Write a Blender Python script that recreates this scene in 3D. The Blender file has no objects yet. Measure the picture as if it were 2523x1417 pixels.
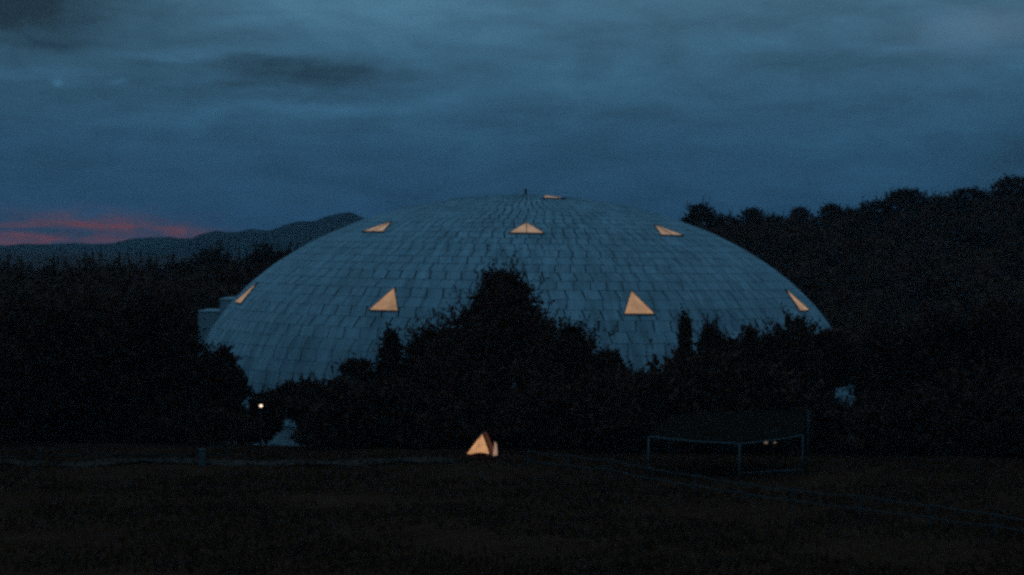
import bpy, math, random
import numpy as np
from mathutils import Matrix, Vector

rng = np.random.default_rng(7)
random.seed(7)
sc = bpy.context.scene
COL = sc.collection

# ------------------------------------------------------------------ camera
CAM_Z = 12.8
F = 70 / 36 * 2523
CX, CY = 1261.5, 708.5
PITCH = math.atan(108 / F)
ROLL = math.radians(0.7)
cam_d = bpy.data.cameras.new('camera')
cam_d.lens = 70
cam_d.sensor_width = 36
cam_d.clip_start = 0.5
cam_d.clip_end = 20000
cam = bpy.data.objects.new('camera', cam_d)
COL.objects.link(cam)
CAM_M = Matrix.Translation((0, 0, CAM_Z)) @ Matrix.Rotation(math.pi / 2 - PITCH, 4, 'X') @ Matrix.Rotation(ROLL, 4, 'Z')
cam.matrix_world = CAM_M
sc.camera = cam

# ------------------------------------------------------------------ world: dusk sky with thin cloud sheets
SUN_AZ = math.radians(-19)      # just left of the frame, where the afterglow is
SUN_EL = math.radians(-3.0)


def lin(c):
    c = c / 255.0
    return c / 12.92 if c <= 0.04045 else ((c + 0.055) / 1.055) ** 2.4


def rgb(r, g, b):
    return (lin(r), lin(g), lin(b), 1.0)


world = bpy.data.worlds.new('World')
sc.world = world
world.use_nodes = True
WT = world.node_tree
WT.nodes.clear()


class NB:
    """tiny node builder: every method returns an output socket"""

    def __init__(self, nt):
        self.nt = nt

    def node(self, t, **kw):
        n = self.nt.nodes.new(t)
        for k, v in kw.items():
            setattr(n, k, v)
        return n

    def put(self, sock, v):
        if hasattr(v, 'node'):
            self.nt.links.new(v, sock)
        else:
            sock.default_value = v

    def m(self, op, a, b=0.0, c=0.0):
        n = self.node('ShaderNodeMath', operation=op)
        self.put(n.inputs[0], a)
        self.put(n.inputs[1], b)
        self.put(n.inputs[2], c)
        return n.outputs[0]

    def noise(self, vec, scale, detail=4, rough=0.55, dist=0.0):
        n = self.node('ShaderNodeTexNoise')
        self.put(n.inputs['Vector'], vec)
        n.inputs['Scale'].default_value = scale
        n.inputs['Detail'].default_value = detail
        n.inputs['Roughness'].default_value = rough
        n.inputs['Distortion'].default_value = dist
        return n.outputs[0]

    def mapr(self, v, a, b, c, d, smooth=False):
        n = self.node('ShaderNodeMapRange')
        if smooth:
            n.interpolation_type = 'SMOOTHSTEP'
        self.put(n.inputs[0], v)
        for i, x in enumerate((a, b, c, d)):
            n.inputs[i + 1].default_value = x
        return n.outputs[0]

    def mix(self, fac, a, b, mode='MIX'):
        n = self.node('ShaderNodeMix', data_type='RGBA', blend_type=mode)
        self.put(n.inputs[0], fac)
        self.put(n.inputs[6], a)
        self.put(n.inputs[7], b)
        return n.outputs[2]

    def vmul(self, v, s):
        n = self.node('ShaderNodeVectorMath', operation='MULTIPLY')
        self.put(n.inputs[0], v)
        n.inputs[1].default_value = s
        return n.outputs[0]

    def ramp(self, fac, stops):
        n = self.node('ShaderNodeValToRGB')
        self.put(n.inputs[0], fac)
        el = n.color_ramp.elements
        while len(el) < len(stops):
            el.new(0.5)
        for e, (p, c) in zip(el, stops):
            e.position = p
            e.color = c
        return n.outputs[0]


w = NB(WT)
tc = w.node('ShaderNodeTexCoord')
D3 = tc.outputs['Generated']
sep = w.node('ShaderNodeSeparateXYZ')
WT.links.new(D3, sep.inputs[0])
dx, dy, dz = sep.outputs
DEG = 57.29578
U = w.m('MULTIPLY', w.m('ARCTAN2', dx, dy), DEG)             # azimuth, degrees right of north
V = w.m('MULTIPLY', w.m('ARCSINE', dz), DEG)                 # elevation, degrees
# clear-sky part, sun under the horizon
nish = w.node('ShaderNodeTexSky', sky_type='NISHITA')
nish.sun_disc = False
nish.sun_elevation = SUN_EL
nish.sun_rotation = SUN_AZ
nish.altitude = 400
# cloud sheet brightness by elevation
Vr = w.mapr(V, 0, 90, 0, 1)
base = w.ramp(Vr, [(0.0, rgb(25, 66, 99)), (0.011, rgb(28, 71, 104)), (0.03, rgb(36, 80, 110)),
                   (0.055, rgb(52, 93, 119)), (0.085, rgb(67, 106, 129)), (0.3, rgb(76, 121, 146)), (1.0, rgb(90, 142, 168))])
warp = w.noise(w.vmul(D3, (13, 13, 55)), 1.0, 6, 0.62)
n_clump = w.noise(w.vmul(D3, (24, 24, 62)), 1.0, 6, 0.62, 0.5)
n_big = w.noise(w.vmul(D3, (7, 7, 34)), 1.0, 5, 0.55, 0.6)
n_fine = w.noise(w.vmul(D3, (16, 16, 110)), 1.0, 6, 0.6, 0.8)
mul = w.m('ADD', w.mapr(n_big, 0.3, 0.7, 0.82, 1.18), w.m('ADD', w.mapr(n_fine, 0.3, 0.7, -0.09, 0.09), w.mapr(n_clump, 0.35, 0.65, -0.11, 0.11, True)))


def gauss(u0, v0, su, sv, tilt=0.0, wu=0.0, wv=0.5):
    du = w.m('SUBTRACT', U, u0)
    dv = w.m('SUBTRACT', V, v0)
    dv = w.m('SUBTRACT', dv, w.m('MULTIPLY', du, tilt))
    dv = w.m('ADD', dv, w.m('MULTIPLY', w.m('SUBTRACT', warp, 0.5), wv))
    a = w.m('POWER', w.m('ABSOLUTE', w.m('DIVIDE', du, su)), 2.0)
    b = w.m('POWER', w.m('ABSOLUTE', w.m('DIVIDE', dv, sv)), 2.0)
    return w.m('POWER', 2.71828, w.m('MULTIPLY', w.m('ADD', a, b), -1.0))


for (g, k) in ((gauss(-6.6, 4.55, 3.9, 0.50, 0.03, 0, 2.2), -0.55),      # the long dark bank on the left
               (gauss(-4.2, 4.85, 1.6, 0.35, 0.00, 0, 1.6), -0.16),
               (gauss(-10.0, 5.0, 3.0, 0.14, 0.03, 0, 0.9), -0.18),
               (gauss(-5.8, 3.72, 4.6, 0.24, 0.09, 0, 1.4), 0.40),       # pale lower rim
               (gauss(-9.3, 5.32, 2.4, 0.18, 0.03, 0, 1.3), 0.30),
               (gauss(-4.0, 6.5, 4.2, 1.2, 0.0, 0, 1.5), 0.42),
               (gauss(-15.5, 7.2, 4.4, 1.8, 0.0, 0, 1.2), -1.0),
               (gauss(-14.5, 5.40, 2.6, 0.24, -0.05, 0, 0.8), -0.26),
               (gauss(-14.0, 4.6, 2.0, 0.30, 0.0, 0, 0.8), 0.18),
               (gauss(13.0, 6.05, 1.9, 0.50, 0.1, 0, 1.6), 0.45),
               (gauss(11.2, 6.0, 0.9, 0.50, -0.1, 0, 1.2), -0.30),
               (gauss(11.0, 5.60, 0.7, 0.06, 0.05, 0, 0.5), 0.22),
               (gauss(9.0, 5.2, 3.0, 0.28, 0.02, 0, 1.0), -0.20),
               (gauss(7.0, 5.75, 2.4, 0.25, 0.04, 0, 1.0), 0.14),
               (gauss(15.5, 2.6, 3.6, 2.2, 0.0, 0, 1.5), -0.30),
               (gauss(-14.5, 2.2, 4.0, 1.6, 0.0, 0, 1.5), -0.08),
               (gauss(1.5, 1.3, 9.0, 0.9, 0.0, 0, 1.5), -0.06),
               (gauss(2.0, 4.6, 6.0, 0.7, 0.0, 0, 1.8), 0.12),
               (gauss(-12.9, 4.35, 0.15, 0.09, 0, 0, 0.2), 0.60),        # two small bright cloud tufts
               (gauss(-11.2, 4.45, 0.24, 0.06, 0.2, 0, 0.2), 0.40)):
    mul = w.m('ADD', mul, w.m('MULTIPLY', g, k))
# the eastern half of the sky, away from the afterglow, is already darker
dsun = w.m('ADD', w.m('MULTIPLY', dx, math.sin(SUN_AZ)), w.m('MULTIPLY', dy, math.cos(SUN_AZ)))
mul = w.m('MULTIPLY', w.m('MAXIMUM', mul, 0.2), w.mapr(dsun, -1.0, 0.5, 0.50, 1.0, True))
cloud = w.mix(1.0, base, mul, 'MULTIPLY')
# greyer where the sheet is thick and bright
cloud = w.mix(w.m('MULTIPLY', gauss(13.2, 6.1, 2.0, 0.6, 0.1, 0, 1.6), 0.35), cloud, rgb(92, 100, 118))
# afterglow along the western horizon
streak = w.noise(w.vmul(D3, (14, 14, 260)), 1.0, 4, 0.55, 0.4)
gl = w.m('MULTIPLY', gauss(-15.5, -0.05, 5.8, 0.55, 0, 0, 0.7), w.mapr(streak, 0.36, 0.62, 0.15, 1.05, True))
gl2 = w.m('ADD', gl, w.m('MULTIPLY', gauss(-11.5, 0.42, 1.5, 0.36, -0.12, 0, 1.6), 0.70))
gl2 = w.m('ADD', gl2, w.m('MULTIPLY', gauss(-9.4, 0.22, 1.1, 0.24, -0.10, 0, 0.8), 0.55))
patch = w.noise(w.vmul(D3, (46, 46, 190)), 1.0, 5, 0.6, 0.6)
gl2 = w.m('MULTIPLY', w.m('MINIMUM', gl2, 0.95), w.mapr(patch, 0.36, 0.60, 0.25, 1.0, True))
cloud = w.mix(gl2, cloud, rgb(116, 61, 66))
# ground-side of the sphere stays dark
below = w.mapr(V, -2.0, -0.2, 1.0, 0.0)
cloud = w.mix(below, cloud, (0.002, 0.003, 0.004, 1))
bg = w.node('ShaderNodeBackground')
WT.links.new(cloud, bg.inputs[0])
bg.inputs[1].default_value = 1.0
bg2 = w.node('ShaderNodeBackground')
WT.links.new(nish.outputs[0], bg2.inputs[0])
bg2.inputs[1].default_value = 0.015
addsh = w.node('ShaderNodeAddShader')
WT.links.new(bg.outputs[0], addsh.inputs[0])
WT.links.new(bg2.outputs[0], addsh.inputs[1])
wo = w.node('ShaderNodeOutputWorld')
WT.links.new(addsh.outputs[0], wo.inputs[0])

# last trace of the sun: a very weak, broad, warm lamp from the afterglow
sun_d = bpy.data.lights.new('sun', 'SUN')
sun_d.energy = 0.01
sun_d.angle = math.radians(20)
sun_d.color = (1.0, 0.62, 0.55)
sun = bpy.data.objects.new('sun', sun_d)
COL.objects.link(sun)
sd = Vector((math.sin(SUN_AZ), math.cos(SUN_AZ), 0.06))
sun.rotation_euler = sd.to_track_quat('Z', 'Y').to_euler()

sc.view_settings.view_transform = 'Standard'
sc.view_settings.look = 'None'
sc.view_settings.exposure = 0
sc.view_settings.gamma = 1
sc.render.engine = 'CYCLES'
sc.cycles.use_denoising = False
sc.cycles.filter_width = 3.0
sc.cycles.use_adaptive_sampling = True
sc.cycles.adaptive_threshold = 0.06
sc.cycles.adaptive_min_samples = 22
sc.cycles.max_bounces = 2
sc.cycles.diffuse_bounces = 1
sc.cycles.use_light_tree = False
world.cycles.sampling_method = 'MANUAL'
world.cycles.sample_map_resolution = 256
sc.cycles.glossy_bounces = 1
sc.cycles.volume_bounces = 0


# ------------------------------------------------------------------ helpers
def P(px, py, Y):
    """world point at depth Y behind photo pixel (px, py)"""
    d = CAM_M.to_3x3() @ Vector(((px - CX) / F, -(py - CY) / F, -1))
    return Vector((0, 0, CAM_Z)) + d * (Y / d.y)


def ss(a, b, x):
    t = min(1.0, max(0.0, (x - a) / (b - a)))
    return t * t * (3 - 2 * t)


RIDGE_X = [-400, -60, -30, -10, 10, 27, 55, 85, 140, 400]
RIDGE_Z = [0, 0, 0.5, 4, 12, 18.5, 20.5, 24.5, 33, 45]


def h(x, y):
    """height of the ground"""
    z = -6.5 * ss(123, 150, y + 0.04 * x)
    r = float(np.interp(x, RIDGE_X, RIDGE_Z))
    # the slope comes forward on the far right
    z += max(r * ss(215, 340, y) * (1 - 0.8 * ss(380, 900, y)), 15 * ss(38, 95, x) * ss(120, 240, y) * (1 - ss(300, 500, y)))
    z += 0.05 * math.sin(x * 0.7 + y * 0.31) + 0.04 * math.sin(x * 1.9 - y * 1.3)
    return z


def mat(name, color, rough=0.8, var=0.25, scale=3.0, bump=0.0, objvar=0.0, attr=None, spec=0.3):
    m = bpy.data.materials.new(name)
    m.use_nodes = True
    nt = m.node_tree
    b = NB(nt)
    p = nt.nodes['Principled BSDF']
    p.inputs['Roughness'].default_value = rough
    p.inputs['Specular IOR Level'].default_value = spec
    t = b.node('ShaderNodeTexCoord')
    n = b.noise(t.outputs['Object'], scale, 5, 0.6)
    f = b.mapr(n, 0.25, 0.75, 1 - var, 1 + var)
    if objvar:
        oi = b.node('ShaderNodeObjectInfo')
        f = b.m('MULTIPLY', f, b.mapr(oi.outputs['Random'], 0, 1, 1 - objvar, 1 + objvar))
    if attr:
        a = b.node('ShaderNodeAttribute', attribute_name=attr)
        f = b.m('MULTIPLY', f, b.mapr(a.outputs['Fac'], 0, 1, 1 - 0.12, 1 + 0.12))
    c = b.mix(1.0, (*color, 1), f, 'MULTIPLY')
    nt.links.new(c, p.inputs['Base Color'])
    if bump:
        bn = b.node('ShaderNodeBump')
        bn.inputs['Strength'].default_value = bump
        nt.links.new(n, bn.inputs['Height'])
        nt.links.new(bn.outputs[0], p.inputs['Normal'])
    return m


def glow(name, color, strength, var=0.2, scale=1.2):
    m = bpy.data.materials.new(name)
    m.use_nodes = True
    nt = m.node_tree
    b = NB(nt)
    p = nt.nodes['Principled BSDF']
    p.inputs['Base Color'].default_value = (0.10, 0.08, 0.06, 1)
    t = b.node('ShaderNodeTexCoord')
    n = b.noise(t.outputs['Object'], scale, 4, 0.6)
    c = b.mix(1.0, (*color, 1), b.mapr(n, 0.3, 0.7, 1 - var, 1 + var), 'MULTIPLY')
    nt.links.new(c, p.inputs['Emission Color'])
    p.inputs['Emission Strength'].default_value = strength
    return m


M = {
    'ground': mat('ground_grass', (0.066, 0.024, 0.014), 0.95, 0.45, 0.25, 0.3, spec=0.0),
    'grass': mat('grass_blades', (0.064, 0.026, 0.016), 0.9, 0.35, 0.6, spec=0.0),
    'path': mat('trodden_earth', (0.068, 0.026, 0.016), 0.95, 0.3, 0.7, 0.3),
    'far_hill': mat('wooded_hill', (0.016, 0.014, 0.012), 0.95, 0.4, 0.01, spec=0.0),
    'leaf': mat('leaves_dark', (0.110, 0.036, 0.022), 0.85, 0.35, 0.9, 0, 0.15, spec=0.1),
    'leaf2': mat('leaves_dull', (0.120, 0.042, 0.026), 0.85, 0.35, 0.9, 0, 0.15, spec=0.1),
    'bark': mat('bark', (0.05, 0.042, 0.034), 0.95, 0.4, 6.0, 0.4),
    'panel': None,
    'panel_all': None,
    'shell': mat('dome_underlay', (0.06, 0.06, 0.065), 0.9, 0.2, 2.0),
    'concrete': mat('pale_render', (0.36, 0.41, 0.46), 0.85, 0.15, 1.0, 0.1),
    'frame': mat('window_frame_dark', (0.10, 0.095, 0.09), 0.7, 0.2, 4),
    'pipe': mat('galvanised_pipe', (0.11, 0.125, 0.14), 0.55, 0.25, 3, 0, 0, None, 0.5),
    'rail': mat('weathered_rail', (0.065, 0.066, 0.070), 0.85, 0.3, 5, 0.2),
    'post_white': mat('pale_paint', (0.11, 0.12, 0.13), 0.7, 0.15, 5),
    'canvas': mat('tent_canvas', (0.10, 0.05, 0.03), 0.9, 0.2, 3),
    'metal_dark': mat('dark_metal', (0.03, 0.03, 0.032), 0.5, 0.2, 8),
    'rail_dark': mat('old_rail', (0.032, 0.028, 0.028), 0.9, 0.3, 5, 0.2),
    'roof': mat('shelter_roof', (0.022, 0.013, 0.010), 0.85, 0.3, 1.5, 0.2, spec=0.0),
    'lit_window': glow('lit_window', (1.0, 0.54, 0.27), 0.33, 0.34, 0.75),
    'lit_window_edge': glow('lit_window_upper', (1.0, 0.60, 0.36), 0.28, 0.30, 0.75),
    'lit_tent': glow('lit_canvas', (1.0, 0.49, 0.22), 0.54, 0.32, 2.4),
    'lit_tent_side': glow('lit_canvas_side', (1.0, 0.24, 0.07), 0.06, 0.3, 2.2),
    'bulb': glow('bulb', (1.0, 0.74, 0.52), 1.7, 0.0),
    'bulb_dim': glow('bulb_dim', (1.0, 0.70, 0.46), 0.11, 0.0),
}


def panel_mat(name, use_attr):
    """weathered sheet: tone differs sheet by sheet, dirt runs down the slope with the rain"""
    m = bpy.data.materials.new(name)
    m.use_nodes = True
    nt = m.node_tree
    b = NB(nt)
    p = nt.nodes['Principled BSDF']
    p.inputs['Roughness'].default_value = 0.8
    p.inputs['Specular IOR Level'].default_value = 0.25
    geo = b.node('ShaderNodeNewGeometry')
    sp_ = b.node('ShaderNodeSeparateXYZ')
    nt.links.new(geo.outputs['Position'], sp_.inputs[0])
    x = b.m('SUBTRACT', sp_.outputs[0], 1.2)
    y = b.m('SUBTRACT', sp_.outputs[1], 190.0)
    az = b.m('ARCTAN2', x, b.m('MULTIPLY', y, -1.0))
    r = b.m('SQRT', b.m('ADD', b.m('MULTIPLY', x, x), b.m('MULTIPLY', y, y)))
    cb = b.node('ShaderNodeCombineXYZ')
    nt.links.new(b.m('MULTIPLY', az, 48.0), cb.inputs[0])
    nt.links.new(b.m('MULTIPLY', r, 0.34), cb.inputs[1])
    n1 = b.noise(cb.outputs[0], 1.0, 5, 0.6, 0.3)
    n2 = b.noise(geo.outputs['Position'], 0.35, 5, 0.6)
    n3 = b.noise(geo.outputs['Position'], 2.2, 4, 0.6)
    f = b.mapr(n1, 0.36, 0.60, 0.76, 1.06, True)
    f = b.m('MULTIPLY', f, b.mapr(n2, 0.3, 0.7, 0.84, 1.14))
    f = b.m('MULTIPLY', f, b.mapr(n3, 0.3, 0.7, 0.90, 1.10))
    if use_attr:
        v_ = b.node('ShaderNodeAttribute', attribute_name='tint').outputs['Fac']
    else:
        v_ = b.node('ShaderNodeObjectInfo').outputs['Random']
    f = b.m('MULTIPLY', f, b.mapr(v_, 0, 1, 0.91, 1.09))
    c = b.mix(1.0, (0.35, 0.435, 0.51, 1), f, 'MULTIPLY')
    nt.links.new(c, p.inputs['Base Color'])
    return m


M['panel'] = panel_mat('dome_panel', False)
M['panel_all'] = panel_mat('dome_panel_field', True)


def mesh_obj(name, verts, faces, material, parent=None, smooth=False, loc=None):
    me = bpy.data.meshes.new(name)
    me.from_pydata([tuple(v) for v in verts], [], faces)
    me.update()
    if smooth:
        me.shade_smooth()
    me.materials.append(material)
    o = bpy.data.objects.new(name, me)
    COL.objects.link(o)
    if parent:
        o.parent = parent
    if loc is not None:
        o.location = loc
    return o


def empty(name, loc, rz=0.0):
    o = bpy.data.objects.new(name, None)
    o.empty_display_size = 0.3
    COL.objects.link(o)
    o.location = loc
    o.rotation_euler.z = rz
    return o


def tag(o, label=None, cat=None, group=None, kind=None):
    if label:
        o['label'] = label
    if cat:
        o['category'] = cat
    if group:
        o['group'] = group
    if kind:
        o['kind'] = kind
    return o


class MB:
    """collects simple solids into one mesh"""

    def __init__(self):
        self.v, self.f = [], []

    def box(self, c, s, rz=0.0):
        n = len(self.v)
        cz, sz = math.cos(rz), math.sin(rz)
        for z in (-1, 1):
            for (x, y) in ((-1, -1), (1, -1), (1, 1), (-1, 1)):
                a, b = x * s[0] / 2, y * s[1] / 2
                self.v.append((c[0] + a * cz - b * sz, c[1] + a * sz + b * cz, c[2] + z * s[2] / 2))
        for q in ((0, 3, 2, 1), (4, 5, 6, 7), (0, 1, 5, 4), (1, 2, 6, 5), (2, 3, 7, 6), (3, 0, 4, 7)):
            self.f.append([n + i for i in q])
        return self

    def tube(self, pts, radii, k=7):
        pts = [Vector(p) for p in pts]
        n0 = len(self.v)
        for i, p in enumerate(pts):
            d = (pts[min(i + 1, len(pts) - 1)] - pts[max(i - 1, 0)]).normalized()
            a = d.orthogonal().normalized() if abs(d.z) > 0.9 else d.cross(Vector((0, 0, 1))).normalized()
            b = d.cross(a)
            for j in range(k):
                t = 2 * math.pi * j / k
                self.v.append(tuple(p + (a * math.cos(t) + b * math.sin(t)) * radii[i]))
        for i in range(len(pts) - 1):
            for j in range(k):
                a0 = n0 + i * k
                self.f.append([a0 + j, a0 + (j + 1) % k, a0 + k + (j + 1) % k, a0 + k + j])
        self.f.append([n0 + j for j in range(k)][::-1])
        e = n0 + (len(pts) - 1) * k
        self.f.append([e + j for j in range(k)])
        return self

    def ball(self, c, r, sx=1, sy=1, sz=1, seg=12, rings=8):
        n = len(self.v)
        self.v.append((c[0], c[1], c[2] - r * sz))
        for i in range(1, rings):
            a = -math.pi / 2 + math.pi * i / rings
            for j in range(seg):
                t = 2 * math.pi * j / seg
                self.v.append((c[0] + r * sx * math.cos(a) * math.cos(t), c[1] + r * sy * math.cos(a) * math.sin(t), c[2] + r * sz * math.sin(a)))
        self.v.append((c[0], c[1], c[2] + r * sz))
        top = len(self.v) - 1
        for j in range(seg):
            self.f.append([n, n + 1 + (j + 1) % seg, n + 1 + j])
            for i in range(rings - 2):
                a0 = n + 1 + i * seg
                self.f.append([a0 + j, a0 + (j + 1) % seg, a0 + seg + (j + 1) % seg, a0 + seg + j])
            a0 = n + 1 + (rings - 2) * seg
            self.f.append([a0 + j, a0 + (j + 1) % seg, top])
        return self

    def build(self, name, m, parent=None, smooth=False, loc=None):
        return mesh_obj(name, self.v, self.f, m, parent, smooth, loc)


# ------------------------------------------------------------------ ground
def axis(lo, hi, fine_lo, fine_hi, step, far):
    a = list(np.arange(fine_lo, fine_hi + 1e-6, step))
    x, s = fine_hi, step
    while x < hi:
        s *= 1.35
        x = min(hi, x + s)
        a.append(x)
    x, s = fine_lo, step
    while x > lo:
        s *= 1.35
        x = max(lo, x - s)
        a.insert(0, x)
    return a


GX = axis(-4000, 4000, -90, 100, 2.5, 0)
GY = axis(-4000, 4000, 60, 400, 2.5, 0)
gv = [(x, y, h(x, y)) for y in GY for x in GX]
nx = len(GX)
gf = [(j * nx + i, j * nx + i + 1, (j + 1) * nx + i + 1, (j + 1) * nx + i) for j in range(len(GY) - 1) for i in range(nx - 1)]
ground = mesh_obj('ground', gv, gf, M['ground'], None, True)
tag(ground, kind='structure')


def strip(name, pts, width, material, dz):
    v, f = [], []
    for i, (x, y) in enumerate(pts):
        a = Vector(pts[max(i - 1, 0)])
        b = Vector(pts[min(i + 1, len(pts) - 1)])
        d = (b - a).normalized()
        n = Vector((-d.y, d.x))
        for s in (-1, -0.33, 0.33, 1):
            q = Vector((x, y)) + n * (s * width / 2 * (1 + 0.12 * math.sin(i * 1.7 + s)))
            v.append((q.x, q.y, h(q.x, q.y) + dz))
    for i in range(len(pts) - 1):
        for j in range(3):
            a0 = i * 4 + j
            f.append((a0, a0 + 1, a0 + 5, a0 + 4))
    return mesh_obj(name, v, f, material, None, True)


def ground_at(px, py):
    """where the view ray of a photo pixel meets the level field"""
    d = CAM_M.to_3x3() @ Vector(((px - CX) / F, -(py - CY) / F, -1))
    t = -CAM_Z / d.z
    return Vector((d.x * t, d.y * t, 0))


# trodden path along the far edge of the field
pp = [ground_at(px, 1140 + 4 * math.sin(px * 0.011)) for px in range(-300, 1150, 25)]
path = strip('path', [(p.x, p.y) for p in pp], 2.3, M['path'], 0.06)
tag(path, kind='structure')


# ------------------------------------------------------------------ distant hills (real ridges some kilometres away)
def hill(name, prof, Y, depth, seed):
    r = np.random.default_rng(seed)
    pxs = np.arange(prof[0][0], prof[-1][0] + 1, 12)
    pys = np.interp(pxs, [p[0] for p in prof], [p[1] for p in prof])
    v, f = [], []
    rows = [(-1.0, 0.0), (-0.6, 0.45), (-0.3, 0.78), (-0.1, 0.96), (0.0, 1.0), (0.3, 0.9), (1.0, 0.0)]
    jit = np.convolve(r.normal(0, 1, len(pxs) + 8), np.ones(5) / 5, 'same')[4:-4]
    for (dy, k) in rows:
        for px, py, jj in zip(pxs, pys, jit):
            p = P(px, py + jj * 2.6, Y)
            yy = Y + dy * depth + (r.normal(0, depth * 0.02) if 0 < k < 1 else 0)
            v.append((p.x, yy, -8 + (p.z + 8) * k))
    n = len(pxs)
    for j in range(len(rows) - 1):
        for i in range(n - 1):
            f.append((j * n + i, j * n + i + 1, (j + 1) * n + i + 1, (j + 1) * n + i))
    o = mesh_obj(name, v, f, M['far_hill'], None, True)
    return tag(o, kind='structure')


hill('hills', [(-900, 598), (-300, 606), (0, 604), (60, 600), (120, 603), (190, 599), (240, 602), (300, 597), (335, 585), (365, 582), (420, 586), (470, 588), (560, 594), (800, 612), (1100, 622)], 3400, 350, 3)
hill('mountain', [(330, 632), (430, 605), (484, 592), (497, 578), (530, 569), (578, 573), (620, 566), (662, 570), (700, 557), (738, 546), (772, 546), (800, 535), (838, 527), (862, 523), (878, 529), (906, 542), (960, 556), (1050, 580), (1300, 605), (1600, 625)], 2700, 300, 5)

# ------------------------------------------------------------------ dome
DX, DY = 1.2, 190.0
DA, DB, DTOP = 31.5, 20.0, 17.4
DZC = DTOP - DB
DBASE = -6.7
NSEG = 112
dome = empty('dome_building', (DX, DY, DBASE))
tag(dome, 'huge pale panelled dome with glowing triangular windows behind the trees', 'dome')
ZO = DZC - DBASE          # ellipsoid centre above the dome's own origin


def ell(theta, az, off=0.0):
    """point on the dome; theta from the apex, az from the camera side, local coordinates"""
    st, ct = math.sin(theta), math.cos(theta)
    n = Vector((st / DA, 0, ct / DB)).normalized()
    r, z = DA * st + n.x * off, DB * ct + n.z * off
    return Vector((r * math.sin(az), -r * math.cos(az), z + ZO))


# equal steps along the meridian
ts = np.linspace(0, math.pi / 2, 2000)
arc = np.concatenate([[0], np.cumsum(np.hypot(DA * np.diff(np.sin(ts)), DB * np.diff(np.cos(ts))))])
NROW = 36
rows_t = np.interp(np.linspace(0.9, arc[-1], NROW + 1), arc, ts)
# dark underlay
v, f = [], []
RT = np.linspace(0, math.pi / 2, 40)
for t in RT:
    for j in range(96):
        v.append(ell(max(t, 0.002), 2 * math.pi * j / 96, -0.05))
for i in range(39):
    for j in range(96):
        f.append((i * 96 + j, (i + 1) * 96 + j, (i + 1) * 96 + (j + 1) % 96, i * 96 + (j + 1) % 96))
mesh_obj('underlay', v, f, M['shell'], dome, True)
# low ring wall under the dome
v, f = [], []
for z in (-1.5, ZO - 0.02):
    for j in range(NSEG):
        a = 2 * math.pi * j / NSEG
        v.append(((DA - 0.25) * math.sin(a), -(DA - 0.25) * math.cos(a), z))
for j in range(NSEG):
    f.append((j, (j + 1) % NSEG, NSEG + (j + 1) % NSEG, NSEG + j))
mesh_obj('ring_wall', v, f, M['concrete'], dome, True)
# cap ring and finial
b = MB()
b.tube([ell(0.001, 0, 0.0) + Vector((0, 0, -0.05)), ell(0.001, 0, 0.0) + Vector((0, 0, 0.08))], [1.0, 0.9], 24)
b.build('cap', M['concrete'], dome, False)
b = MB()
b.tube([(0, 0, DB + ZO + 0.05), (0, 0, DB + ZO + 0.45)], [0.14, 0.10], 8)
b.ball((0, 0, DB + ZO + 0.5), 0.14)
b.build('finial', M['metal_dark'], dome, True)


def panel_geo(i, r):
    """one lapped sheet of cladding, in the slot that faces the camera (az = 0)"""
    hw = math.pi / NSEG
    t0, t1 = rows_t[i], rows_t[i + 1]
    g = r.uniform(0.022, 0.075)

    def ga(t):
        return min(hw * 0.45, g / max(0.3, DA * math.sin(t)))
    dt = r.uniform(0.004, 0.014) / (arc[-1] / (math.pi / 2))
    a = 0.045
    ln = hw * (0.13 if i % 2 else -0.13)          # side laps lean to and fro from course to course
    o = [r.uniform(-0.014, 0.014) for _ in range(4)]
    vs = [ell(t0 + dt, -hw + ga(t0) + ln, a + o[0]), ell(t0 + dt, hw - ga(t0) + ln, a + o[1]),
          ell(t1 - dt, hw - ga(t1) - ln, a + 0.022 + o[2]), ell(t1 - dt, -hw + ga(t1) - ln, a + 0.022 + o[3]),
          ell(t0 + dt, -hw + ga(t0) + ln, -0.04), ell(t0 + dt, hw - ga(t0) + ln, -0.04),
          ell(t1 - dt, hw - ga(t1) - ln, -0.04), ell(t1 - dt, -hw + ga(t1) - ln, -0.04)]
    fs = [(0, 3, 2, 1), (0, 1, 5, 4), (1, 2, 6, 5), (2, 3, 7, 6), (3, 0, 4, 7)]
    return vs, fs


ROW_OFF = [random.Random(100 + k).uniform(-0.27, 0.27) for k in range(NROW)]


def panel_az(i, j):
    return 2 * math.pi * (j + 0.5 + ROW_OFF[i]) / NSEG        # side laps run up the meridians, stepping a little from course to course


def proj(p):
    q = CAM_M.inverted() @ p
    return CX + F * q.x / -q.z, CY - F * q.y / -q.z


# which 300 sheets show largest in the photograph
cand = []
Minv = CAM_M.inverted()
for i in range(NROW):
    t = (rows_t[i] + rows_t[i + 1]) / 2
    for j in range(NSEG):
        az = panel_az(i, j)
        c = ell(t, az) + Vector((DX, DY, DBASE))
        n = (ell(t, az, 1) - ell(t, az)).normalized()
        view = (Vector((0, 0, CAM_Z)) - c)
        cosv = n.dot(view.normalized())
        if cosv <= 0.02:
            continue
        area = (rows_t[i + 1] - rows_t[i]) * 26 * 2 * math.pi / NSEG * DA * math.sin(t) * cosv / view.length_squared
        x, y = proj(c)
        hidden = (y > 800 + abs(x - 1240) * 0.42 and 930 < x < 1540) or y > 930 or (x > 1640 and y > 830) or (x < 600 and y > 850) \
            or (1130 < x < 1350 and y > 720 + abs(x - 1240) * 0.5) or (y > 850 and x > 800)
        cand.append((0 if hidden else 1, area, i, j))
cand.sort(reverse=True)
solo = {(i, j) for (_, _, i, j) in cand[:300]}
row_mesh = {}
vv, ff, tint = [], [], []
prng = random.Random(5)
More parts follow.
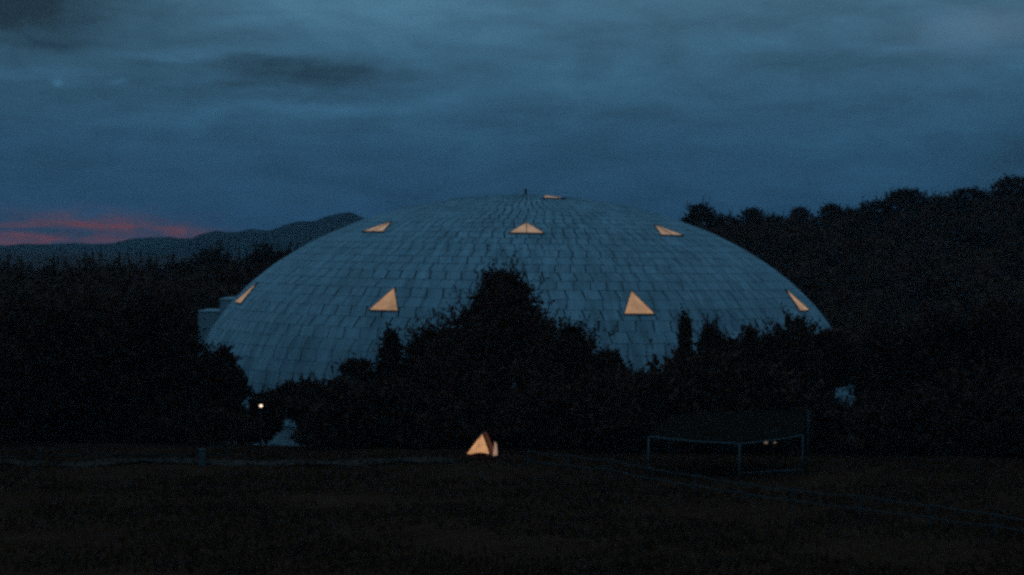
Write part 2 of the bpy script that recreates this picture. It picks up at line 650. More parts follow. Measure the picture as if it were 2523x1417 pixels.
for i in range(NROW):
    for j in range(NSEG):
        az = panel_az(i, j)
        if (i, j) in solo:
            key = (i, prng.randrange(4))
            if key not in row_mesh:
                vs, fs = panel_geo(i, prng)
                me = bpy.data.meshes.new('panel')
                me.from_pydata([tuple(q) for q in vs], [], fs)
                me.materials.append(M['panel'])
                row_mesh[key] = me
            o = bpy.data.objects.new('panel', row_mesh[key])
            COL.objects.link(o)
            o.parent = dome
            o.rotation_euler.z = az
        else:
            vs, fs = panel_geo(i, prng)
            c, s = math.cos(az), math.sin(az)
            k = len(vv)
            vv += [(q.x * c - q.y * s, q.x * s + q.y * c, q.z) for q in vs]
            ff += [tuple(k + a for a in q) for q in fs]
            tint += [prng.random()] * len(fs)
pf = mesh_obj('panel_field', vv, ff, M['panel_all'], dome)
at = pf.data.attributes.new('tint', 'FLOAT', 'FACE')
at.data.foreach_set('value', np.array(tint, dtype=np.float32))
tag(pf, kind='stuff')


def theta_at(z):
    return math.acos(min(1, max(-1, (z - DZC) / DB)))


def window(az, zb, zt, half, mullion, m_lit):
    """triangular light, apex up the meridian, standing just proud of the cladding"""
    tb, tt = theta_at(zb), theta_at(zt)
    def tri(k, off):
        tm = (tb * 2 + tt) / 3
        pts = []
        for (t, a) in ((tb, az - half), (tb, az + half), (tt, az)):
            pts.append(ell(tm + (t - tm) * k, az + (a - az) * k, off))
        return pts
    out0, out1, inn1, inn0 = tri(1.05, 0.0), tri(1.05, 0.20), tri(1.0, 0.20), tri(1.0, 0.15)
    v = out0 + out1 + inn1 + inn0
    f = []
    for i in range(3):
        j = (i + 1) % 3
        for k in range(3):
            f.append((k * 3 + i, k * 3 + j, k * 3 + 3 + j, k * 3 + 3 + i))
    fr = mesh_obj('window', v, f, M['frame'], dome)
    pane = tri(1.01, 0.17)
    mid = (pane[0] + pane[1]) / 2
    pane = mesh_obj('pane', [pane[0], pane[1], pane[2]], [(0, 1, 2)], m_lit, fr)
    if mullion:
        b = MB()
        q = tri(1.0, 0.18)
        b.tube([(q[0] + q[1]) / 2, q[2]], [0.04, 0.04], 4)
        b.build('mullion', M['frame'], fr)
    return fr


for k in range(8):
    window(math.radians(-25.3 + 45 * k), 7.05, 8.85, math.radians(2.75), False, M['lit_window'])
for k in range(8):
    window(math.radians(0.0 + 44.6 * k), 13.6, 14.5, math.radians(4.6), True, M['lit_window_edge'])
window(math.radians(22), 16.9, 17.16, math.radians(9), False, M['lit_window_edge'])

# stepped pale annex beyond the dome's left flank
ann = empty('annex', (P(530, 800, 200).x, 200, h(-36, 200)))
tag(ann, 'pale stepped flat-roofed annex at the left flank of the dome', 'building')


def annex_block(name, x0, x1, ytop, Y, dep):
    a = P(x0, ytop, Y)
    c = P(x1, ytop, Y)
    zb = h(a.x, Y) - 0.5
    b = MB()
    cx_, cz_ = (a.x + c.x) / 2, (zb + a.z) / 2
    b.box((cx_ - ann.location.x, Y + dep / 2 - ann.location.y, cz_ - ann.location.z), (c.x - a.x, dep, a.z - zb))
    w_ = b.build(name, M['concrete'], ann)
    b = MB()
    b.box((cx_ - ann.location.x, Y + dep / 2 - ann.location.y, a.z + 0.06 - ann.location.z), (c.x - a.x + 0.16, dep + 0.16, 0.12))
    b.build('parapet', M['concrete'], w_)


annex_block('lower_block', 489, 541, 769, 200, 7)
annex_block('upper_block', 541.5, 640, 739, 199.6, 7)


# ------------------------------------------------------------------ trees
def leaf_mesh(name, C, S, material, flat=0.0):
    """one rhombic leaf per centre"""
    n = len(C)
    a = rng.normal(size=(n, 3))
    a[:, 2] += 0.25
    a /= np.linalg.norm(a, axis=1)[:, None]
    t = rng.normal(size=(n, 3))
    b = np.cross(a, t)
    b /= np.linalg.norm(b, axis=1)[:, None] + 1e-9
    S = np.asarray(S)[:, None]
    V4 = np.stack([C - a * S, C + b * S * 0.45, C + a * S, C - b * S * 0.45], axis=1).reshape(-1, 3)
    me = bpy.data.meshes.new(name)
    me.vertices.add(4 * n)
    me.vertices.foreach_set('co', V4.astype(np.float32).ravel())
    me.loops.add(4 * n)
    me.loops.foreach_set('vertex_index', np.arange(4 * n, dtype=np.int32))
    me.polygons.add(n)
    me.polygons.foreach_set('loop_start', np.arange(0, 4 * n, 4, dtype=np.int32))
    me.update(calc_edges=True)
    me.materials.append(material)
    return me


def profile(kind, t):
    if kind == 'cone':
        return np.clip(np.minimum((1 - t) * 1.8 + 0.02, 0.75 + 1.5 * t), 0, 1)
    if kind == 'spire':
        return np.clip(np.minimum((1 - t) ** 0.7, 0.5 + 2.0 * t), 0, 1)
    if kind == 'flat':
        return np.clip(np.minimum((1 - t) ** 0.35, 0.45 + 1.2 * t), 0, 1)
    return np.sqrt(np.clip(1 - (2 * t - 1) ** 2 * 0.96, 0, 1))


def crown_points(kind, z0, H, R, n_clump, per, n_shoot, shoot_len, leaf, up=0.8):
    """leaf centres of a crown whose outline is uneven and full of shoots"""
    ph = rng.uniform(0, 6.28, 8)
    def rad(t, a):
        lump = 1 + 0.17 * np.sin(3 * a + ph[0] + 4 * t) + 0.14 * np.sin(5 * a + ph[1] - 9 * t) + 0.13 * np.sin(2 * a + ph[2] + 15 * t)
        return R * profile(kind, t) * (1 + (lump - 1) * (1.35 if kind == 'cone' else 1.0))
    pts, siz = [], []
    t = rng.beta(1.15, 1.25, n_clump)
    a = rng.uniform(0, 6.283, n_clump)
    q = np.sqrt(rng.uniform(0.06, 1, n_clump)) * 0.95
    r = rad(t, a) * q
    cc = np.stack([r * np.cos(a), r * np.sin(a), z0 + t * H], 1)
    cs = np.minimum(0.085 * min(H, 2 * R), 0.45) * rng.uniform(0.7, 1.25, n_clump)
    pts.append((cc[:, None, :] + rng.normal(size=(n_clump, per, 3)) * cs[:, None, None] * np.array([1, 1, 0.8])).reshape(-1, 3))
    siz.append(rng.uniform(0.8, 1.5, n_clump * per) * leaf)
    # shoots
    t = np.clip(rng.beta(1.5, 1.0, n_shoot), 0, 0.985)
    a = rng.uniform(0, 6.283, n_shoot)
    r = rad(t, a) * 0.9
    st = np.stack([r * np.cos(a), r * np.sin(a), z0 + t * H], 1)
    d = np.stack([np.cos(a) * 0.6, np.sin(a) * 0.6, np.full(n_shoot, up)], 1) + rng.normal(size=(n_shoot, 3)) * 0.28
    d /= np.linalg.norm(d, axis=1)[:, None]
    L = shoot_len * rng.uniform(0.4, 1.3, n_shoot)
    big = rng.random(n_shoot) < 0.22
    L[big] *= 2.0
    d[big, :2] *= 0.55
    d /= np.linalg.norm(d, axis=1)[:, None]
    k = 38
    s = -0.7 + 1.7 * rng.uniform(0, 1, (n_shoot, k)) ** 1.3
    wob = rng.normal(size=(n_shoot, k, 3)) * (0.16 * shoot_len) * np.clip(1.05 - s, 0, 1.1)[:, :, None] * 0.8
    pts.append((st[:, None, :] + d[:, None, :] * (s * L[:, None])[:, :, None] + wob).reshape(-1, 3))
    siz.append(((1.15 - 0.5 * np.abs(s)) * leaf).reshape(-1))
    return np.concatenate(pts), np.concatenate(siz), cc


def trunk_mesh(name, H, r0, z_split, targets, lean=0.0):
    b = MB()
    pts, rad = [], []
    for i in range(7):
        t = i / 6
        pts.append((math.sin(t * 2.4 + lean) * 0.12 * H * 0.15, math.cos(t * 3.1) * 0.05, -0.6 + t * (H * 0.8 + 0.6)))
        rad.append(r0 * (1.25 - 1.1 * t) if i else r0 * 1.6)
    b.tube(pts, rad, 8)
    for c in targets:
        c = Vector(c)
        zz = z_split + random.random() * max(0.2, (c.z - z_split) * 0.5)
        zz = min(zz, H * 0.75)
        s = Vector((0, 0, zz))
        mid = (s + c) / 2 + Vector((0, 0, 0.08 * (c - s).length))
        b.tube([s, mid, c], [r0 * 0.4, r0 * 0.24, r0 * 0.07], 5)
    me = bpy.data.meshes.new(name)
    me.from_pydata([tuple(q) for q in b.v], [], b.f)
    me.materials.append(M['bark'])
    return me


def make_tree(kind, H, W, z0, n_clump, per, n_shoot, shoot_len, leaf, m='leaf', up=0.8):
    p, s, cc = crown_points(kind, z0, H - z0, W / 2, n_clump, per, n_shoot, shoot_len, leaf, up)
    cm = leaf_mesh('crown', p, s, M[m])
    idx = rng.choice(len(cc), min(14, len(cc)), replace=False)
    tm = trunk_mesh('trunk', H, max(0.05, 0.022 * H), max(z0 * 0.9, 0.4), [cc[i] for i in idx])
    return cm, tm


def put_tree(name, meshes, loc, label, cat, group, scale=(1, 1, 1), rz=0.0):
    e = empty(name, loc, rz)
    e.scale = scale
    for me, nm in zip(meshes, ('crown', 'trunk')):
        o = bpy.data.objects.new(nm, me)
        COL.objects.link(o)
        o.parent = e
    tag(e, label, cat, group)
    return e


def place(px, top, wpx, Y):
    """base point, height and width (metres) of a tree from its place in the picture"""
    p = P(px, top, Y)
    z = h(p.x, Y)
    return Vector((p.x, Y, z)), p.z - z, wpx * Y / F


# --- trees standing between the field and the dome
NEAR = [
    # px, top, width, Y, kind, name, crown-start fraction, label, shoot length, up
    (1238, 674, 480, 132, 'cone', 'broadleaf_tree', 0.06, 'tallest dark tree, spiky pointed crown rising in front of the dome centre', 1.35, 0.9),
    (1050, 828, 230, 133, 'cone', 'broadleaf_tree', 0.08, 'dark tree merging into the left shoulder of the tallest tree', 0.9, 0.9),
    (1415, 808, 220, 133, 'cone', 'broadleaf_tree', 0.08, 'dark tree merging into the right shoulder of the tallest tree', 0.9, 0.8),
    (962, 812, 100, 131, 'cone', 'young_tree', 0.08, 'slim pointed tree at the far left of the central tree clump', 0.6, 1.1),
    (1500, 862, 120, 134, 'round', 'small_tree', 0.10, 'small rounded tree at the right end of the central clump', 0.5, 0.7),
    (882, 882, 112, 130, 'round', 'small_tree', 0.30, 'small round-headed tree left of the central clump', 0.35, 0.6),
    (838, 930, 80, 131, 'round', 'small_tree', 0.25, 'little tree just below the round-headed tree', 0.35, 0.6),
    (655, 965, 90, 134, 'round', 'small_tree', 0.36, 'small dark tree right behind the lit lamp post', 0.4, 0.5),
    (742, 938, 130, 130, 'round', 'small_tree', 0.42, 'low bushy tree right of the lit lamp post', 0.4, 0.7),
    (1690, 782, 44, 129, 'spire', 'sapling', 0.55, 'thin upright sapling poking up, leftmost of the right-hand trees', 0.7, 1.2),
    (1748, 800, 120, 130, 'cone', 'young_tree', 0.06, 'young feathery tree just right of the thin sapling', 0.9, 1.1),
    (1800, 832, 150, 131, 'round', 'small_tree', 0.06, 'bushy small tree between the feathery tree and the slim spire', 0.7, 0.9),
    (1848, 798, 70, 130, 'cone', 'sapling', 0.10, 'slim single-spired sapling between the bushy right-hand trees', 0.7, 1.2),
    (1902, 826, 150, 132, 'round', 'small_tree', 0.06, 'rounded dark tree left of the broadest right-hand tree', 0.7, 0.8),
    (1958, 782, 150, 131, 'round', 'broadleaf_tree', 0.10, 'broadest of the right-hand trees, under the rightmost lit window', 0.8, 0.8),
    (2050, 808, 100, 133, 'round', 'small_tree', 0.60, 'dark tree covering the right rim of the dome', 0.4, 0.8),
    (1655, 885, 70, 130, 'cone', 'sapling', 0.10, 'short thin sapling left of the thin upright sapling', 0.5, 1.2),
    (552, 850, 80, 131, 'round', 'broadleaf_tree', 0.12, 'dark tree with ragged edge nearest the dome on the left', 0.5, 0.7),
    (470, 838, 150, 130, 'round', 'broadleaf_tree', 0.10, 'wide dark tree below the stepped annex', 0.5, 0.7),
    (572, 905, 80, 129, 'round', 'small_tree', 0.15, 'small dark tree left of the lit lamp post', 0.4, 0.6),
    (395, 715, 190, 128, 'round', 'broadleaf_tree', 0.10, 'tall dark tree just left of the stepped annex', 0.7, 0.7),
    (250, 735, 240, 127, 'round', 'broadleaf_tree', 0.08, 'big dark tree second from the left edge', 0.7, 0.7),
    (70, 745, 260, 126, 'round', 'broadleaf_tree', 0.08, 'big dark tree at the left edge of the picture', 0.7, 0.7),
    (2196, 800, 180, 131, 'round', 'broadleaf_tree', 0.10, 'dark tree right of the dome at the foot of the hill', 0.7, 0.7),
    (2320, 770, 220, 132, 'round', 'broadleaf_tree', 0.10, 'dark tree second from the right edge at the hill foot', 0.7, 0.7),
    (2470, 750, 240, 131, 'round', 'broadleaf_tree', 0.10, 'dark tree at the right edge of the picture', 0.7, 0.7),
]
for (px, top, wpx, Y, kind, name, z0f, label, sl, up) in NEAR:
    loc, H, W = place(px, top, wpx, Y)
    vol = W * W * H
    ncl = int(min(800, max(26, 50 + vol * 0.5)))
    nsh = int(min(520, max(30, 30 + W * H * 3.0)))
    me = make_tree(kind, H * 0.97, W * 1.0, H * z0f, ncl, 44, nsh, sl, 0.16, 'leaf' if len(label) % 2 else 'leaf2', up)
    put_tree(name, me, loc, label, 'tree', 'trees between the field and the dome', rz=0)

# --- shrubs along the lip of the field
shrubs = []
for k in range(4):
    shrubs.append(make_tree('flat' if k % 2 else 'round', 2.6, 3.6, 0.05, 70, 44, 60, 0.45, 0.13, 'leaf2', 0.9))
sp = [x for x in range(-20, 2560, 62) if not (628 < x < 728)]
for i, px in enumerate(sp):
    px += random.uniform(-14, 14)
    Y = 125.5 + random.uniform(-0.6, 3.0)
    p = P(px, 1060, Y)
    s = random.uniform(0.75, 1.25)
    if 560 < px < 800:
        s *= 0.6
    elif 830 < px < 1640:
        s *= 1.45
    elif 2030 < px < 2160:
        s = 1.2
    elif 1960 < px < 2240:
        s *= 0.9
    elif px > 1640:
        s *= 1.7
    if px < 600:
        lab = 'dark leafy shrub in the hedge line under the left-hand trees'
    elif px < 1560:
        lab = 'dark leafy shrub in the hedge line under the central trees'
    else:
        lab = 'dark leafy shrub in the hedge line under the right-hand trees'
    put_tree('shrub', shrubs[i % 4], Vector((p.x, Y, h(p.x, Y) - 0.05)), lab, 'shrub', lab.replace('dark leafy shrub', 'shrubs'), (s * 1.1, s, s * random.uniform(0.85, 1.2)), random.uniform(0, 6.28))

# --- single trees on the skyline of the right-hand hill
sky_m = [make_tree('round', 7, 6.0, 1.2, 70, 42, 90, 0.7, 0.20, 'leaf'),
         make_tree('flat', 8, 6.5, 2.2, 60, 42, 80, 0.8, 0.20, 'leaf'),
         make_tree('round', 6, 7.5, 0.7, 80, 42, 100, 0.7, 0.20, 'leaf2'),
         make_tree('cone', 8, 5.5, 0.9, 70, 42, 90, 0.8, 0.20, 'leaf2')]
SKY = [(1727, 498, 92, 1, 'flat-topped tree standing highest beside the dome on the hill skyline'),
       (1690, 532, 50, 0, 'small tree where the hill skyline meets the dome'),
       (1790, 522, 60, 2, 'low rounded tree right of the flat-topped skyline tree'),
       (1852, 510, 72, 0, 'bushy skyline tree between two lower crowns'),
       (1910, 524, 60, 2, 'low skyline tree left of a pair of round crowns'),
       (1974, 508, 62, 0, 'round skyline crown, left one of a pair'),
       (2046, 500, 70, 0, 'round skyline crown, right one of a pair'),
       (2105, 508, 80, 2, 'low skyline tree where the hill starts to climb'),
       (2165, 486, 90, 2, 'skyline tree left of the big rounded crown'),
       (2238, 462, 120, 0, 'big rounded crown midway up the skyline'),
       (2310, 476, 90, 2, 'low tree right of the big rounded skyline crown'),
       (2384, 460, 90, 0, 'rounded tree high on the right skyline'),
       (2440, 464, 70, 2, 'low tree near the top right of the skyline'),
       (2505, 432, 110, 0, 'topmost tree at the right edge of the skyline')]
for (px, top, wpx, k, lab) in SKY:
    Y = 338
    loc, H, W = place(px, top, wpx, Y)
    loc.z -= 1.0
    H += 1.0
    h0 = (7, 8, 6, 8)[k] + 0.5
    w0 = (6.0, 6.5, 7.5, 5.5)[k] * 1.25
    put_tree('hill_tree', sky_m[k], loc, lab, 'tree', 'single trees on the hill skyline', (W / w0 * 1.4, W / w0 * 1.4, max(H, 2.5) / h0), random.uniform(0, 6.28))

# --- single trees on the left skyline
LEFT = [(520, 602, 84, 'highest dark tree on the left skyline below the far mountain', 0),
        (648, 598, 100, 'rounded dark tree on the left skyline touching the dome', 0),
        (270, 628, 150, 'broad low tree on the left skyline below the pink glow', 2),
        (400, 634, 120, 'low tree on the left skyline left of the highest one', 2),
        (585, 622, 90, 'low tree between the two higher trees on the left skyline', 2),
        (710, 606, 80, 'tree on the left skyline just above the dome edge', 0),
        (100, 642, 170, 'low wide tree on the skyline at the far left', 2),
        (-20, 640, 140, 'tree on the skyline cut by the left edge', 2),
        (190, 644, 120, 'low flat tree on the skyline second from the left', 2),
        (340, 640, 110, 'low tree on the left skyline right of the broad one', 2),
        (460, 632, 90, 'low tree on the left skyline hugging the highest one', 0)]
for (px, top, wpx, lab, k) in LEFT:
    Y = 300
    loc, H, W = place(px, top, wpx, Y)
    h0 = (7, 8, 6, 8)[k] + 0.5
    w0 = (6.0, 6.5, 7.5, 5.5)[k] * 1.25
    put_tree('far_tree', sky_m[k], loc, lab, 'tree', 'single trees on the left skyline', (W / w0 * 1.6, W / w0 * 1.6, H / h0), random.uniform(0, 6.28))


# --- the woods behind: nobody could count those crowns
def woods(name, spots, seed, label):
    r = np.random.default_rng(seed)
    C, S = [], []
    for (x, y, z, hh, ww) in spots:
        n = 210
        a = r.uniform(0, 6.283, n)
        q = np.sqrt(r.uniform(0.1, 1, n))
        t = r.uniform(0, 1, n)
        rr = ww / 2 * np.sqrt(np.clip(1 - (1.9 * t - 0.9) ** 2, 0, 1)) * q * (1 + 0.25 * np.sin(3 * a + x))
        C.append(np.stack([x + rr * np.cos(a), y + rr * np.sin(a), z + t * hh], 1))
        S.append(r.uniform(0.3, 0.62, n))
    me = leaf_mesh(name, np.concatenate(C), np.concatenate(S), M['leaf'])
    o = bpy.data.objects.new(name, me)
    COL.objects.link(o)
    tag(o, label, 'woods', None, 'stuff')


sp = []
for _ in range(520):
    y = random.uniform(205, 345)
    px = random.uniform(1600, 2700)
    x = (px - CX) / F * y
    if (x - DX) ** 2 + (y - DY) ** 2 < 38 ** 2:
        continue
    z = h(x, y)
    # tops stay below the skyline trees
    hh = random.uniform(3.5, 5.2)
    sp.append((x, y, z - 0.3, hh, random.uniform(4, 6.5)))
woods('hillside_woods', sp, 11, 'black wooded hillside filling the right behind the dome')
sp = []
for _ in range(330):
    y = random.uniform(175, 320)
    px = random.uniform(-120, 800)
    x = (px - CX) / F * y
    if (x - DX) ** 2 + (y - DY) ** 2 < 40 ** 2:
        continue
    top = np.interp(px, [-120, 0, 300, 480, 560, 700, 800], [655, 655, 648, 645, 640, 625, 620])
    zt = P(px, top + random.uniform(4, 60), y).z
    z = h(x, y)
    sp.append((x, y, z - 0.3, zt - z, random.uniform(10, 15)))
woods('valley_woods', sp, 12, 'black mass of woods filling the left below the distant hills')

# ------------------------------------------------------------------ glowing tent
tp = ground_at(1182, 1123)
TY = tp.y
kx = TY / F
tent = empty('tent', (tp.x, TY, 0.0))
tag(tent, 'small glowing orange tent pitched on the field below the tallest tree', 'tent')


def tl(px, py, dy=0.0):
    p = P(px, py, TY + dy)
    return Vector((p.x - tp.x, dy, p.z))


apex_f = tl(1190, 1062)
apex_b = tl(1199, 1066, 1.9)
lf, rf = tl(1145, 1124), tl(1209, 1124)
lf.z = rf.z = 0.01
lb, rb = tl(1152, 1120, 1.9), tl(1222, 1120, 1.9)
lb.z = rb.z = 0.01
# side sheets, slightly bellied, with a rolled hem that overhangs the front
def sheet(name, A, B, C, Dd, m, sag=0.05, n=6):
    v, f = [], []
    for i in range(n + 1):
        for j in range(n + 1):
            s, t = i / n, j / n
            p = (A * (1 - s) + B * s) * (1 - t) + (Dd * (1 - s) + C * s) * t
            nrm = (B - A).cross(Dd - A).normalized()
            p = p - nrm * sag * math.sin(math.pi * s) * math.sin(math.pi * t)
            v.append(p)
    for i in range(n):
        for j in range(n):
            a = i * (n + 1) + j
            f.append((a, a + 1, a + n + 2, a + n + 1))
    o = mesh_obj(name, v, f, m, tent, True)
    so = o.modifiers.new('thickness', 'SOLIDIFY')
    so.thickness = 0.012
    return o


sheet('side_sheet', lf, apex_f, apex_b, lb, M['canvas'])
sheet('side_sheet', rf, apex_f, apex_b, rb, M['lit_tent_side'], -0.05)
# front panel: bright triangle inside a dark hem, its foot curving up in the middle
ctr = (apex_f + lf + rf) / 3
def inn(p, k):
    q = ctr + (p - ctr) * k
    q.y = -0.03
    return q
a_, l_, r_ = inn(apex_f, 0.80), inn(lf, 0.92), inn(rf, 0.92)
l_.z = r_.z = 0.10
arcp = [l_ + (r_ - l_) * t + Vector((0, 0, 0.10 * math.sin(math.pi * min(1, max(0, (t - 0.25) / 0.75))))) for t in np.linspace(0, 1, 9)]
mesh_obj('front_panel', arcp + [a_], [list(range(10))], M['lit_tent'], tent)
bk = [lb, rb, apex_b]
mesh_obj('back_panel', bk, [(0, 1, 2)], M['canvas'], tent)
hem = MB()
hem.tube([lf + Vector((0, -0.03, 0)), apex_f + Vector((0, -0.03, 0))], [0.06, 0.05], 6)
hem.tube([rf + Vector((0, -0.03, 0)), apex_f + Vector((0, -0.03, 0))], [0.06, 0.05], 6)
hem.build('hem', M['canvas'], tent)
# lit vestibule edge on the right
v0, v1 = tl(1215, 1124, -0.1), tl(1226, 1122, 0.2)
v2, v3 = tl(1224, 1094, 0.2), tl(1219, 1088, -0.1)
v0.z = v1.z = 0.02
e = mesh_obj('vestibule', [v0, v1, v2, v3], [(0, 1, 2, 3)], glow('lit_vestibule', (1.0, 0.62, 0.45), 0.28, 0.2, 2), tent)
so = e.modifiers.new('thickness', 'SOLIDIFY')
so.thickness = 0.015
pole = MB()
pole.tube([(apex_f.x, 0.0, 0), (apex_f.x, 0.0, apex_f.z + 0.10)], [0.02, 0.02], 6)
pole.build('pole', M['metal_dark'], tent)
for s, base_ in ((-1, lf), (1, rf)):
    g = MB()
    g.tube([(apex_f.x, -0.0, apex_f.z + 0.02), (apex_f.x + s * 0.5, -1.7, 0.02)], [0.008, 0.008], 4)
    g.build('guy_line', M['rail'], tent)

# ------------------------------------------------------------------ pipe frame on the field (like a shelter frame stripped bare)
fr_pts = dict(L=(1597, 1076, 1172), N=(1821, 1094, 1178), R=(1976, 1073, 1150), A=(1674, 1083, 1160))
B0 = ground_at(1597, 1176)
pf_ = empty('open_shelter', (B0.x, B0.y, 0))
tag(pf_, 'open shelter with pipe uprights and dark sloping roof on the field at right', 'shelter')


def at_ground(px, pyb, pyt):
    g = ground_at(px, pyb)
    t = P(px, pyt, g.y)
    return g, Vector((g.x, g.y, t.z))


posts = {}
for key, (px, pt, pb) in dict(left=(1597, 1076, 1174), near=(1821, 1094, 1182), right=(1976, 1073, 1172)).items():
    g, t = at_ground(px, pb, pt)
    posts[key] = (g, t)
    b = MB()
    rr = 0.055
    b.tube([g - pf_.location, t - pf_.location], [rr, rr], 8)
    b.build('upright', M['pipe'], pf_, True)
for (a, c, r0) in (('left', 'near', 0.055), ('near', 'right', 0.045)):
    b = MB()
    A, C_ = posts[a][1] - pf_.location, posts[c][1] - pf_.location
    mid = (A + C_) / 2 - Vector((0, 0, 0.05))
    b.tube([A, mid, C_], [r0, r0, r0], 8)
    b.build('beam', M['pipe'], pf_, True)
BL, BR = P(1650, 1029, 116), P(1992, 1013, 117)
rv = [posts['left'][1], posts['near'][1], posts['right'][1], BR, BL]
rv = [q - pf_.location + Vector((0, 0, 0.07)) for q in rv]
ro = mesh_obj('roof', rv, [(0, 1, 2), (0, 2, 3, 4)], M['roof'], pf_)
so = ro.modifiers.new('thickness', 'SOLIDIFY')
so.thickness = 0.05
for q in (BL, BR):
    MB().tube([Vector((q.x, q.y, h(q.x, q.y) - 0.1)) - pf_.location, q - pf_.location + Vector((0, 0, 0.03))], [0.045, 0.045], 8).build('upright', M['pipe'], pf_, True)
MB().tube([BL - pf_.location + Vector((0, 0, 0.10)), BR - pf_.location + Vector((0, 0, 0.10))], [0.03, 0.03], 6).build('roof_edge', M['rail_dark'], pf_, True)
b = MB()
A, C_ = posts['near'][0] - pf_.location + Vector((0, 0, 0.35)), posts['right'][0] - pf_.location + Vector((0, 0, 0.35))
b.tube([A, C_], [0.03, 0.03], 6)
b.build('low_rail', M['pipe'], pf_, True)

# two small lamps clipped to the rail between the near and the right upright
for (px, py, r0, lab) in ((1885, 1090.5, 0.085, 'small dim lamp on the shelter beam, brighter left one of two'), (1907, 1090.5, 0.06, 'small dim lamp on the shelter beam, fainter right one of two')):
    A, C_ = posts['near'][1], posts['right'][1]
    t = (px - 1821) / (1976 - 1821)
    c = A.lerp(C_, t)
    c.z = P(px, py, c.y).z
    e = empty('rail_lamp', c)
    tag(e, lab, 'lamp', 'lamps on the shelter beam')
    MB().ball((0, -0.05, 0), r0, 1.4, 1, 0.9).build('bulb', M['bulb_dim'], e, True)
    MB().tube([(0, 0.0, 0.02), (0, 0.0, 0.16)], [0.035, 0.03], 8).build('clip', M['metal_dark'], e)

# ------------------------------------------------------------------ post and rail fences
def fence(name, pts_px, label, nrail, hh, step, mrail):
    base = [ground_at(*p) for p in pts_px]
    L = [0]
    for a, c in zip(base, base[1:]):
        L.append(L[-1] + (c - a).length)
    n = int(L[-1] / step)
    root = empty(name, base[0])
    tag(root, label, 'fence')
    xs = np.interp(np.linspace(0, L[-1], n + 1), L, [p.x for p in base])
    ys = np.interp(np.linspace(0, L[-1], n + 1), L, [p.y for p in base])
    tops = []
    for i in range(n + 1):
        z = h(xs[i], ys[i])
        k = hh * random.uniform(0.94, 1.08)
        lean = Vector((random.uniform(-0.06, 0.06), random.uniform(-0.05, 0.05), k))
        g = Vector((xs[i], ys[i], z)) - root.location
        b = MB()
        b.tube([g - Vector((0, 0, 0.2)), g + lean], [0.055, 0.045], 7)
        b.build('post', M['rail'], root)
        tops.append((g, lean))
    for r_i in range(nrail):
        fz = 0.92 - r_i * 0.48
        for (g0, l0), (g1, l1) in zip(tops, tops[1:]):
            a = g0 + l0 * (fz + random.uniform(-0.03, 0.03)) + Vector((0, -0.05, 0))
            c = g1 + l1 * (fz + random.uniform(-0.03, 0.03)) + Vector((0, -0.05, 0))
            m_ = (a + c) / 2 - Vector((0, 0, random.uniform(0.02, 0.08)))
            MB().tube([a, m_, c], [0.032, 0.03, 0.032], 6).build('rail', mrail, root)
    return root


fence('field_fence', [(1300, 1150), (1500, 1180), (1640, 1206), (1810, 1236), (1960, 1262), (2200, 1285), (2360, 1305), (2620, 1345)],
      'weathered two-rail fence running down the right side of the field', 2, 1.05, 3.4, M['rail'])
fence('edge_fence', [(-60, 1142), (200, 1138), (420, 1138), (560, 1140)],
      'weathered two-rail fence along the far field edge at left', 2, 0.95, 3.2, M['rail_dark'])

# short pale marker post at the end of the left fence
g = ground_at(497, 1146)
mp = empty('marker_post', g)
tag(mp, 'short pale square post in front of the left fence', 'post')
MB().box((0, 0, 0.42), (0.3, 0.3, 0.84)).build('shaft', M['post_white'], mp)
MB().box((0, 0, 0.87), (0.38, 0.38, 0.06)).build('cap', M['post_white'], mp)

# ------------------------------------------------------------------ lamp post with a lit globe
LY = 124.5
c = P(643, 1000, LY)
g0 = Vector((c.x, LY, h(c.x, LY)))
lp = empty('lamp_post', g0)
tag(lp, 'lamp post with one small lit globe between the left trees', 'street lamp')
hz = c.z - g0.z
MB().tube([(0, 0, -0.3), (0, 0, 0.4), (0, 0, hz - 0.22)], [0.07, 0.05, 0.035], 8).build('pole', M['metal_dark'], lp, True)
MB().tube([(0, 0, hz - 0.22), (0, 0, hz - 0.12)], [0.06, 0.10], 10).build('collar', M['metal_dark'], lp, True)
MB().ball((0, 0, hz), 0.095, 1.1, 1.1, 0.95).build('globe', M['bulb'], lp, True)
MB().tube([(0, 0, hz + 0.13), (0, 0, hz + 0.17)], [0.13, 0.03], 10).build('lid', M['metal_dark'], lp, True)

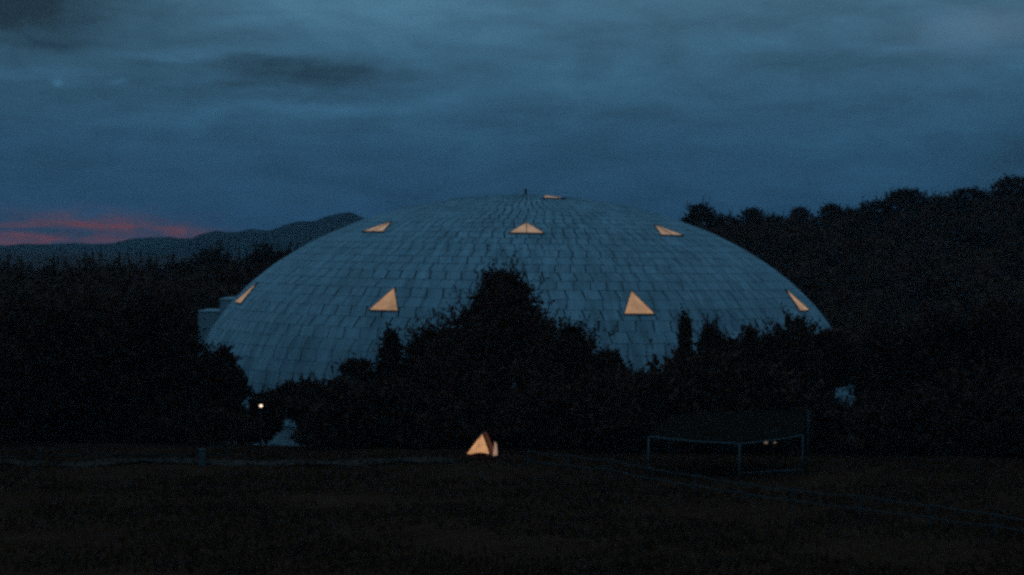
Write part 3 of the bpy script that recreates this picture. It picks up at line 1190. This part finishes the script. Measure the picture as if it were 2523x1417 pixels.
# ------------------------------------------------------------------ rough grass on the field
N = 26000
y = rng.uniform(76, 124, N)
x = (rng.uniform(-80, 2600, N) - CX) / F * y
pat = np.sin(x * 0.35 + 1.3 * np.sin(y * 0.21)) + np.sin(y * 0.5 + 0.8 * np.sin(x * 0.17)) + rng.normal(0, 0.7, N)
keep = pat > -0.6
x, y = x[keep], y[keep]
N = len(x)
z = 0.05 * np.sin(x * 0.7 + y * 0.31) + 0.04 * np.sin(x * 1.9 - y * 1.3) - 0.02
ang = rng.uniform(0, 6.283, (N, 3))
hh = rng.uniform(0.10, 0.34, (N, 3))
ln = rng.normal(0, 0.10, (N, 3, 2))
V3 = np.zeros((N, 3, 3, 3))
wd = 0.035
V3[..., 0, 0] = x[:, None] + np.cos(ang) * wd
V3[..., 0, 1] = y[:, None] + np.sin(ang) * wd
V3[..., 0, 2] = z[:, None]
V3[..., 1, 0] = x[:, None] - np.cos(ang) * wd
V3[..., 1, 1] = y[:, None] - np.sin(ang) * wd
V3[..., 1, 2] = z[:, None]
V3[..., 2, 0] = x[:, None] + ln[..., 0]
V3[..., 2, 1] = y[:, None] + ln[..., 1]
V3[..., 2, 2] = z[:, None] + hh
n = N * 3
me = bpy.data.meshes.new('grass')
me.vertices.add(n * 3)
me.vertices.foreach_set('co', V3.astype(np.float32).ravel())
me.loops.add(n * 3)
me.loops.foreach_set('vertex_index', np.arange(n * 3, dtype=np.int32))
me.polygons.add(n)
me.polygons.foreach_set('loop_start', np.arange(0, n * 3, 3, dtype=np.int32))
me.update(calc_edges=True)
me.materials.append(M['grass'])
go = bpy.data.objects.new('grass', me)
COL.objects.link(go)
tag(go, 'rough dark grass over the field in the foreground', 'grass', None, 'stuff')

# ------------------------------------------------------------------ evening haze
b = MB()
zt = 190
b.box((0, 0, (-12 + zt) / 2), (8400, 8400, zt + 12))
hz_ = b.build('haze', M['ground'])
hm = bpy.data.materials.new('haze_air')
hm.use_nodes = True
hm.node_tree.nodes.clear()
q = NB(hm.node_tree)
pv = q.node('ShaderNodeVolumePrincipled')
pv.inputs['Color'].default_value = (0.62, 0.80, 1.0, 1)
pv.inputs['Density'].default_value = 0.00014
mo = q.node('ShaderNodeOutputMaterial')
hm.node_tree.links.new(pv.outputs[0], mo.inputs['Volume'])
hz_.data.materials.clear()
hz_.data.materials.append(hm)
tag(hz_, 'thin blue evening haze over the valley', 'haze', None, 'stuff')
